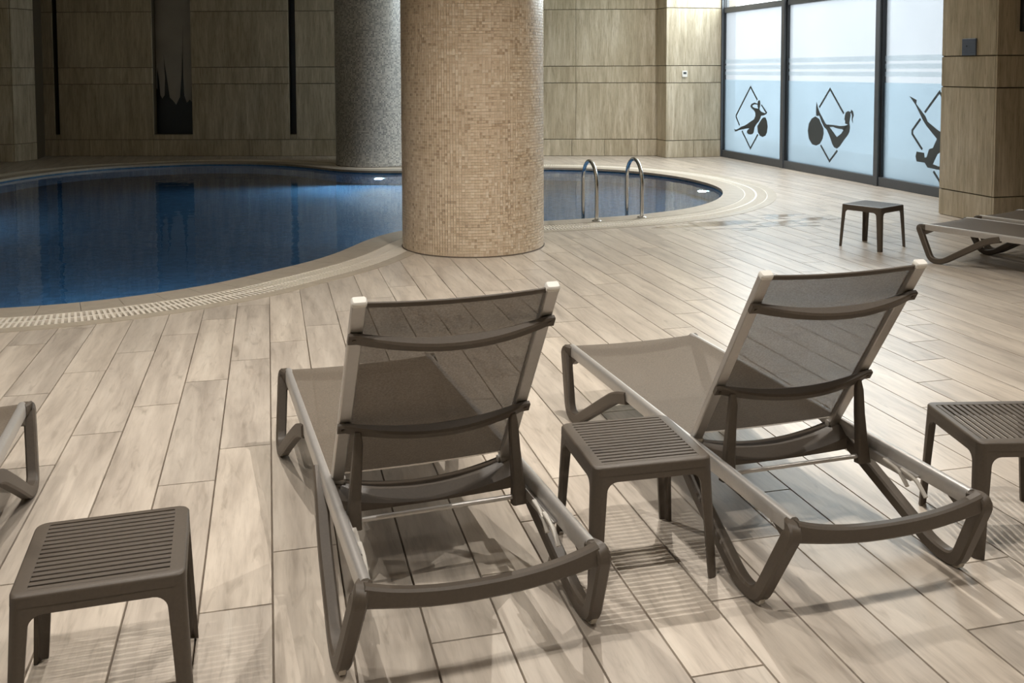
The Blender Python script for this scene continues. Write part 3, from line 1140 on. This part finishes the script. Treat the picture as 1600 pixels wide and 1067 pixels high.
def make_lounger():
    t = empty('sun_lounger')
    for s in (-1, 1):
        # side rail: rounded aluminium profile
        bm = bmesh.new()
        sec = [(-0.017, -0.026), (0.017, -0.026), (0.017, 0.010), (0.013, 0.020), (0.006, 0.025), (-0.006, 0.025), (-0.013, 0.020), (-0.017, 0.010)]
        rings = []
        for y in (0.028, 0.70, 1.3, LL - 0.022):
            rings.append([bm.verts.new((s * RW + a, y, RZ + b)) for a, b in sec])
        for A, B in zip(rings, rings[1:]):
            for k in range(8):
                bm.faces.new((A[k], A[(k + 1) % 8], B[(k + 1) % 8], B[k]))
        bm.faces.new(rings[0])
        bm.faces.new(rings[-1][::-1])
        mesh_obj('side_rail', finish(bm), 'rail_aluminium', t, smooth=True)
        # loop legs, head end and foot end
        for end in (0, 1):
            Y = (lambda y: y) if end == 0 else (lambda y: LL - y)
            pts = [(s * 0.318, Y(0.040), 0.284), (s * 0.340, Y(-0.004), 0.286), (s * 0.367, Y(0.132), 0.023), (s * 0.367, Y(0.235), 0.023),
                   (s * 0.352, Y(0.56), 0.168), (s * 0.338, Y(0.72), 0.248), (s * 0.330, Y(0.83), 0.282)]
            if end:
                pts[4:] = [(s * 0.354, Y(0.46), 0.160), (s * 0.336, Y(0.60), 0.248), (s * 0.322, Y(0.70), 0.274)]
            path = fillet(pts, [0, 0.045, 0.05, 0.07, 0.2, 0.1, 0], 6)
            sz = []
            for p in path:
                k = min(1, max(0, p.z / 0.28))
                sz.append((0.0225 + 0.003 * k, 0.021))
            bm = bmesh.new()
            sweep(bm, path, sz, (1, 0, 0), corner=0.16)
            leg = mesh_obj('leg', finish(bm), 'resin_taupe', t, smooth=True)
            # small gusset under the rail end
            bm = bmesh.new()
            x0, x1 = sorted((s * 0.305, s * 0.333))
            tri = [(Y(0.02), 0.272), (Y(0.135), 0.272), (Y(0.05), 0.225)]
            a = [bm.verts.new((x0, y, z)) for y, z in tri]
            b = [bm.verts.new((x1, y, z)) for y, z in tri]
            bm.faces.new(a)
            bm.faces.new(b[::-1])
            for i in range(3):
                j = (i + 1) % 3
                bm.faces.new((a[i], a[j], b[j], b[i]))
            mesh_obj('gusset', finish(bm), 'resin_taupe', leg)
            if end == 0:
                bm = bmesh.new()
                sweep(bm, fillet([(s * 0.367, 0.112, 0.040), (s * 0.367, 0.118, 0.010), (s * 0.367, 0.150, 0.0045)], 0.02, 4), (0.0045, 0.009), (1, 0, 0), corner=0.2)
                mesh_obj('glide', finish(bm), 'glide_plastic', leg, smooth=True)
    # end bars
    for nm, y, sag, hz in (('head_bar', 0.006, 0.040, 0.025), ('foot_bar', LL - 0.012, 0.030, 0.018)):
        bm = bmesh.new()
        path, sz = [], []
        for k in range(25):
            u = -1 + 2 * k / 24
            path.append((u * 0.332, y, 0.283 - sag * (1 - abs(u) ** 2.2)))
            e = abs(u) ** 6
            sz.append((0.016 + 0.002 * e, hz + 0.006 * e))
        # bvec z keeps the bar upright
        sweep(bm, path, sz, (0, 0, 1), corner=0.2)
        mesh_obj(nm, finish(bm), 'resin_taupe', t, smooth=True)
    # seat sling
    bm = bmesh.new()
    nx, ny = 13, 22
    G = []
    for j in range(ny + 1):
        v = j / ny
        row = []
        for i in range(nx + 1):
            u = -1 + 2 * i / nx
            z = 0.312 - 0.018 * (1 - u * u) * (0.35 + 0.65 * math.sin(math.pi * min(1, v * 0.9 + 0.05)))
            if v > 0.97:
                z -= 0.006
            row.append(bm.verts.new((u * 0.309, 0.712 + v * (LL - 0.020 - 0.712), z)))
        G.append(row)
    for j in range(ny):
        for i in range(nx):
            bm.faces.new((G[j][i], G[j][i + 1], G[j + 1][i + 1], G[j + 1][i]))
    seat = mesh_obj('seat_sling', bm, 'seat_fabric', t, smooth=True)
    # backrest
    BLEN, BW = 0.832, 0.288
    for s in (-1, 1):
        bm = bmesh.new()
        sweep(bm, [bp(s * BW, -0.01, 0), bp(s * BW, 0.4, 0), bp(s * BW, BLEN - 0.012, 0)], (0.013, 0.020), (1, 0, 0), corner=0.12)
        r = mesh_obj('back_rail', finish(bm), 'rail_aluminium', t, smooth=True)
        bm = bmesh.new()
        sweep(bm, [bp(s * BW, BLEN - 0.014, 0), bp(s * BW, BLEN - 0.002, 0), bp(s * BW, BLEN + 0.003, 0)], [(0.0145, 0.0215), (0.0145, 0.0215), (0.011, 0.018)], (1, 0, 0), corner=0.15)
        mesh_obj('end_cap', finish(bm), 'cap_white', r, smooth=True)
        bm = bmesh.new()
        sweep(bm, [Vector((s * 0.262, 0.702, 0.292)), Vector((s * 0.312, 0.702, 0.292))], (0.013, 0.013), (0, 0, 1), round_sec=10)
        add_box(bm, (s * 0.288 - 0.018, 0.685, 0.278), (s * 0.288 + 0.018, 0.712, 0.300))
        mesh_obj('hinge', finish(bm), 'rail_aluminium', r)
    bm = bmesh.new()
    nx, nt_ = 13, 18
    G = []
    for j in range(nt_ + 1):
        v = j / nt_
        row = []
        for i in range(nx + 1):
            u = -1 + 2 * i / nx
            n = -0.004 + 0.016 * (1 - u * u) * math.sin(math.pi * (0.1 + 0.8 * v))
            tt = 0.025 + v * (BLEN - 0.040) - 0.014 * (1 - u * u) * v ** 4
            row.append(bm.verts.new(bp(u * 0.274, tt, n)))
        G.append(row)
    for j in range(nt_):
        for i in range(nx):
            bm.faces.new((G[j][i], G[j + 1][i], G[j + 1][i + 1], G[j][i + 1]))
    back = mesh_obj('back_sling', bm, 'sling_fabric', t, smooth=True)
    bm = bmesh.new()
    sweep(bm, [bp(u * 0.272, BLEN - 0.017 - 0.014 * (1 - u * u), 0.002) for u in [-1 + 2 * k / 12 for k in range(13)]], (0.004, 0.009), BD, corner=0.2)
    mesh_obj('hem', finish(bm), 'resin_taupe', back, smooth=True)
    # bowed crossbars behind the sling
    for tt, bow in ((0.295, 0.060), (0.700, 0.062)):
        bm = bmesh.new()
        path, sz = [], []
        for k in range(25):
            u = -1 + 2 * k / 24
            c = max(0.0, 1 - (u / 0.93) ** 2) if abs(u) < 0.93 else 0.0
            mid = 0.022 + bow * 0.72 * c
            path.append(bp(u * 0.312, tt - 0.006 * c, mid))
            sz.append((0.0085 + 0.011 * c, 0.018 - 0.002 * c))
        sweep(bm, path, sz, BD, corner=0.2)
        cb = mesh_obj('crossbar', finish(bm), 'resin_taupe', t, smooth=True)
        for s in (-1, 1):
            bm = bmesh.new()
            sweep(bm, [bp(s * 0.296, tt, 0.028), bp(s * 0.296, tt, 0.0335)], (0.006, 0.006), (1, 0, 0), round_sec=10)
            mesh_obj('screw', finish(bm), 'screw_steel', cb)
    # props that hold the backrest up
    for s in (-1, 1):
        bm = bmesh.new()
        top = bp(s * 0.252, 0.290, 0.046)
        path = [top + Vector((0, 0.004, 0.004)), top + Vector((0, 0, -0.03)), Vector((s * 0.258, 0.505, 0.40)), Vector((s * 0.266, 0.503, 0.30)), Vector((s * 0.270, 0.502, 0.245)), Vector((s * 0.271, 0.500, 0.222))]
        sweep(bm, path, [(0.009, 0.009), (0.013, 0.014), (0.015, 0.016), (0.017, 0.019), (0.019, 0.024), (0.020, 0.026)], (1, 0, 0), corner=0.15)
        mesh_obj('prop', finish(bm), 'resin_taupe', t, smooth=True)
    bm = bmesh.new()
    sweep(bm, [Vector((-0.30, 0.500, 0.246)), Vector((0.30, 0.500, 0.246))], (0.008, 0.008), (0, 0, 1), round_sec=12)
    mesh_obj('prop_rod', finish(bm), 'rail_aluminium', t, smooth=True)
    # deep pivot beam
    bm = bmesh.new()
    R = []
    for k in range(21):
        u = -1 + 2 * k / 20
        c = 1 - u * u
        zt = 0.293 - 0.045 * c
        zb = 0.205 + 0.006 * (1 - c)
        x = u * 0.303
        R.append([bm.verts.new(p) for p in ((x, 0.640, zb), (x, 0.632, zt - 0.032), (x, 0.672, zt), (x, 0.735, zt), (x, 0.745, zb))])
    for A, B in zip(R, R[1:]):
        for k in range(5):
            bm.faces.new((A[k], A[(k + 1) % 5], B[(k + 1) % 5], B[k]))
    bm.faces.new(R[0])
    bm.faces.new(R[-1][::-1])
    mesh_obj('pivot_beam', finish(bm), 'resin_taupe', t, smooth=True)
    # ratchet plates with hooks inside the rails
    for s in (-1, 1):
        bm = bmesh.new()
        xa, xb = sorted((s * 0.300, s * 0.288))
        add_hex(bm, [(xa, 0.27, 0.244), (xb, 0.27, 0.244), (xb, 0.52, 0.240), (xa, 0.52, 0.240), (xa, 0.24, 0.272), (xb, 0.24, 0.272), (xb, 0.52, 0.272), (xa, 0.52, 0.272)])
        rt = mesh_obj('ratchet', finish(bm), 'rail_aluminium', t)
        for yy in (0.325, 0.235):
            bm = bmesh.new()
            sweep(bm, fillet([(s * 0.285, yy + 0.075, 0.270), (s * 0.285, yy, 0.262), (s * 0.285, yy - 0.045, 0.222)], 0.03, 4), (0.0045, 0.007), (1, 0, 0), corner=0.2)
            mesh_obj('hook', finish(bm), 'glide_plastic', rt, smooth=True)
    return t


LG = 'taupe sun loungers on the pool deck'
proto = make_lounger()
SPOTS = [((0.5432, 2.4461), 0.0828, 'taupe sun lounger with raised mesh back, centre, between the two nearest slatted tables'),
         ((1.7984, 2.4620), 0.0432, 'taupe sun lounger with raised mesh back, right of centre, behind the middle slatted table'),
         ((-1.174, 2.218), 0.060, 'sun lounger cut off by the left edge, only its foot corner showing'),
         ((6.316, 5.339), 0.33, 'sun lounger foot end at the right edge, the nearer of two by the stone pier'),
         ((7.12, 5.62), 0.33, 'sun lounger at the right edge, the farther of two by the stone pier')]
for n, ((x, y), rz, lab) in enumerate(SPOTS):
    o = proto if n == 0 else copy_tree(proto)
    o.location = (x, y, 0)
    o.rotation_euler = (0, 0, rz)
    tag(o, lab, 'lounger', LG)

# ================================================================== SLATTED SIDE TABLE
TW, TH = 0.396, 0.3915


def make_table():
    t = empty('side_table')
    a = TW / 2
    sp = 0.018

    def corner_arc(r, cx, cy, k0, seg=5):
        return [(cx + r * math.cos(math.radians(90 * (k0 + k / seg))), cy + r * math.sin(math.radians(90 * (k0 + k / seg)))) for k in range(seg + 1)]

    def rrect(h, r):
        pts = []
        for k, (sx, sy) in enumerate(((1, 1), (-1, 1), (-1, -1), (1, -1))):
            pts += corner_arc(r, sx * (h - r), sy * (h - r), k)
        return pts
    # top ring
    outer = rrect(a + 0.0012, 0.030)
    ix, iy = a - 0.036, a - 0.022
    inn = []
    for k, (sx, sy) in enumerate(((1, 1), (-1, 1), (-1, -1), (1, -1))):
        inn += corner_arc(0.006, sx * (ix - 0.006), sy * (iy - 0.006), k)
    bm = bmesh.new()
    n = len(outer)
    loops = [(rrect(a + 0.0006 + sp * 0.030 / TH, 0.030), TH - 0.030, 0), (outer, TH - 0.009, 0), (outer, TH - 0.006, 0), (rrect(a - 0.002, 0.029), TH - 0.0015, 0), (rrect(a - 0.006, 0.027), TH, 0), (inn, TH, 0), (inn, TH - 0.016, 0), (rrect(a - 0.012, 0.022), TH - 0.030, 0)]
    V = [[bm.verts.new((x, y, z)) for x, y in l] for l, z, _ in loops]
    m = len(V)
    for q in range(m):
        A, B = V[q], V[(q + 1) % m]
        for i in range(n):
            j = (i + 1) % n
            bm.faces.new((A[i], A[j], B[j], B[i]))
    mesh_obj('top_frame', finish(bm), 'resin_taupe', t, smooth=True)
    # slats
    ns = 15
    pitch = 2 * iy / ns
    bm = box_bm((-ix - 0.002, -pitch / 2 + 0.0041, -0.006), (ix + 0.002, pitch / 2 - 0.0041, 0.0), 0.0012)
    sme = bpy.data.meshes.new('slat')
    bm.to_mesh(sme)
    bm.free()
    for i in range(ns):
        o = link('slat', sme, 'resin_taupe', t)
        o.location = (0, -iy + pitch * (i + 0.5), TH - 0.0008)
    # aprons
    for k in range(4):
        bm = bmesh.new()
        zb, zt = TH - 0.050, TH - 0.010
        eb, et = sp * (1 - zb / TH), sp * (1 - zt / TH)
        eb, et, xa = eb - 0.0004, et - 0.0004, a - 0.0725
        add_hex(bm, [(-xa, -a - eb, zb), (xa, -a - eb, zb), (xa, -a + 0.012, zb), (-xa, -a + 0.012, zb),
                     (-xa, -a - et, zt), (xa, -a - et, zt), (xa, -a + 0.012, zt), (-xa, -a + 0.012, zt)])
        bmesh.ops.rotate(bm, verts=bm.verts[:], cent=(0, 0, 0), matrix=Matrix.Rotation(k * math.pi / 2, 3, 'Z'))
        mesh_obj('apron', bm, 'resin_taupe', t)
    # legs: L-shaped, flaring into the apron
    lv = [(0.0, 0.034), (0.02, 0.035), (0.2, 0.040), (TH - 0.082, 0.044)]
    for q in range(1, 7):
        th = q / 6 * math.pi / 2
        lv.append((TH - 0.082 + 0.032 * math.sin(th), 0.044 + 0.032 * (1 - math.cos(th))))
    lv.append((TH - 0.020, 0.078))
    bm = bmesh.new()
    R = []
    th_ = 0.011
    for z, w in lv:
        e = sp * (1 - z / TH)
        c = a + e
        r = 0.028
        arc = [(c - r + r * math.cos(math.radians(x)), c - r + r * math.sin(math.radians(x))) for x in (0, 30, 60, 90)]
        ri = r - th_
        arci = [(c - r + ri * math.cos(math.radians(x)), c - r + ri * math.sin(math.radians(x))) for x in (90, 60, 30, 0)]
        prof = [(c, c - w), (c, c - r - 0.0025)] + arc + [(c - r - 0.0025, c), (c - w, c), (c - w, c - th_)] + arci + [(c - th_, c - w)]
        R.append([bm.verts.new((x, y, z)) for x, y in prof])
    m = len(R[0])
    for A, B in zip(R, R[1:]):
        for k in range(m):
            bm.faces.new((A[k], A[(k + 1) % m], B[(k + 1) % m], B[k]))
    for cap in (R[0][::-1], R[-1]):
        bm.faces.new(cap)
    finish(bm)
    me = bpy.data.meshes.new('leg')
    bm.to_mesh(me)
    bm.free()
    for p in me.polygons:
        p.use_smooth = True
    me.set_sharp_from_angle(angle=math.radians(38))
    for k in range(4):
        o = link('leg', me, 'resin_taupe', t)
        o.rotation_euler = (0, 0, k * math.pi / 2)
    return t


TG = 'taupe slatted plastic side tables'
tproto = make_table()
TSP = [((-0.427, 2.634), 0.048, 'slatted taupe side table in the bottom left corner'),
       ((1.168, 2.973), -0.021, 'slatted taupe side table standing between the two central loungers'),
       ((2.505, 2.804), -0.216 + math.pi / 2, 'slatted taupe side table cut off by the right edge, beside a lounger'),
       ((5.370, 7.712), 0.415, 'small dark side table standing alone before the frosted windows')]
for n, ((x, y), rz, lab) in enumerate(TSP):
    o = tproto if n == 0 else copy_tree(tproto)
    o.location = (x, y, 0)
    o.rotation_euler = (0, 0, rz)
    tag(o, lab, 'side table', TG)

# ================================================================== POOL LADDER
lad = tag(empty('pool_ladder', (3.41, 9.76, 0)), 'polished steel pool ladder with two hooped handrails at the water edge', 'ladder')
ldir = Vector((0.02, 1.0, 0)).normalized()
lx = Vector((0.565, 0.115, 0))
for s in (0, 1):
    o0 = lx * s
    r = 0.245
    path = [o0 + Vector((0, 0, -0.01)), o0 + Vector((0, 0, 0.15)), o0 + Vector((0, 0, 0.30))]
    for k in range(0, 17):
        a = math.pi * k / 16
        path.append(o0 + ldir * (r - r * math.cos(a)) + Vector((0, 0, 0.385 + r * math.sin(a))))
    path += [o0 + ldir * 2 * r + Vector((0, 0, 0.1)), o0 + ldir * 2 * r + Vector((0, 0, -0.6)), o0 + ldir * 2 * r + Vector((0, 0, -1.15))]
    bm = bmesh.new()
    sweep(bm, path, (0.021, 0.021), lx.normalized(), round_sec=14)
    rail = mesh_obj('handrail', finish(bm), 'chrome', lad, smooth=True)
    bm = bmesh.new()
    prof = [(0.052, 0.004), (0.052, 0.010), (0.046, 0.016), (0.026, 0.020), (0.0215, 0.030)]
    rings = [[bm.verts.new((o0.x + q * math.cos(2 * math.pi * k / 24), o0.y + q * math.sin(2 * math.pi * k / 24), z)) for k in range(24)] for q, z in prof]
    for A, B in zip(rings, rings[1:]):
        for k in range(24):
            bm.faces.new((A[k], A[(k + 1) % 24], B[(k + 1) % 24], B[k]))
    bm.faces.new(rings[0][::-1])
    mesh_obj('flange', bm, 'chrome', rail, smooth=True)
for z in (-0.30, -0.56, -0.82):
    bm = bmesh.new()
    p = ldir * 0.49
    c = [p - ldir * 0.04, p + lx - ldir * 0.04, p + lx + ldir * 0.04, p + ldir * 0.04]
    add_hex(bm, [(q.x, q.y, z) for q in c] + [(q.x, q.y, z + 0.025) for q in c])
    mesh_obj('step', bm, 'chrome', lad)

# ================================================================== SMALL FITTINGS
t = tag(empty('thermostat', (7.457, PY - 0.022, 1.55)), 'small white thermostat on the pale stone pier beside the glazing', 'thermostat')
mesh_obj('housing', box_bm((-0.052, -0.026, -0.06), (0.052, 0.0, 0.06), 0.006, 2), 'thermostat_white', t)
mesh_obj('screen', box_bm((-0.03, -0.029, -0.005), (0.03, -0.025, 0.032), 0.001), 'thermostat_screen', t)

t = tag(empty('wall_plate', (QX - 0.022, 8.83, 1.86)), 'square slate-blue cover plate on the near stone pier', 'cover plate')
mesh_obj('plate', box_bm((-0.016, -0.105, -0.09), (0.0, 0.105, 0.09), 0.003), 'plate_slate', t)
bm = bmesh.new()
sweep(bm, [Vector((-0.019, 0.03, 0.01)), Vector((-0.014, 0.03, 0.01))], (0.008, 0.008), (0, 0, 1), round_sec=12)
mesh_obj('keyhole', finish(bm), 'gasket_black', t)

t = tag(empty('wall_screen', (7.56, QY0 - 0.022, 2.01)), 'black flat panel mounted high at the right edge', 'screen')
mesh_obj('bezel', box_bm((0.0, -0.05, 0.0), (1.0, 0.0, 0.62), 0.006), 'gasket_black', t)
mesh_obj('display', box_bm((0.015, -0.053, 0.015), (0.985, -0.049, 0.605)), 'screen_black', t)


def pool_light(idx_xy, z, label, power, size=1.0):
    best = min(range(NR), key=lambda i: (RING[i].x - idx_xy[0]) ** 2 + (RING[i].y - idx_xy[1]) ** 2)
    P, Q = RING[best], -NORM[best]
    t = tag(empty('pool_light', (P.x, P.y, z)), label, 'pool light', 'underwater pool lights')
    rot = Q.to_track_quat('Z', 'Y')
    t.rotation_mode = 'QUATERNION'
    t.rotation_quaternion = rot
    t.scale = (size, size, size)
    prof = [(0.105, 0.0), (0.105, 0.02), (0.095, 0.028), (0.080, 0.024)]
    bm = bmesh.new()
    rings = [[bm.verts.new((q * math.cos(2 * math.pi * k / 28), q * math.sin(2 * math.pi * k / 28), zz)) for k in range(28)] for q, zz in prof]
    for A, B in zip(rings, rings[1:]):
        for k in range(28):
            bm.faces.new((A[k], A[(k + 1) % 28], B[(k + 1) % 28], B[k]))
    mesh_obj('ring', bm, 'pool_light_ring', t, smooth=True)
    bm = bmesh.new()
    prof = [(0.080, 0.022), (0.06, 0.030), (0.03, 0.035)]
    rings = [[bm.verts.new((q * math.cos(2 * math.pi * k / 28), q * math.sin(2 * math.pi * k / 28), zz)) for k in range(28)] for q, zz in prof]
    for A, B in zip(rings, rings[1:]):
        for k in range(28):
            bm.faces.new((A[k], A[(k + 1) % 28], B[(k + 1) % 28], B[k]))
    bm.faces.new(rings[-1])
    mesh_obj('lens', bm, 'pool_light_lens', t, smooth=True)
    c = P + Q * 0.10
    spot('pool_lamp_and_fill', (c.x, c.y, z), power, (0.72, 0.88, 1.0), angle=170, blend=0.5, radius=0.06, target=(c.x + Q.x, c.y + Q.y, z - 0.15))


pool_light((1.75, 15.64), -0.62, 'glowing round underwater light below the far mosaic column', 330)
pool_light((6.1, 12.6), -0.50, 'glowing round underwater light at the rounded right end of the pool', 240, 0.6)
# fill added under water, unseen below the coping, to brighten the basin
for x, y, tx, ty, p in ((-1.2, 7.45, -0.4, 12.0, 190), (-4.3, 12.5, 0.0, 12.5, 80), (2.6, 10.1, 2.6, 14, 150)):
    spot('pool_lamp_and_fill', (x, y, -0.6), p, (0.72, 0.88, 1.0), angle=170, blend=0.5, radius=0.06, target=(tx, ty, -0.9))
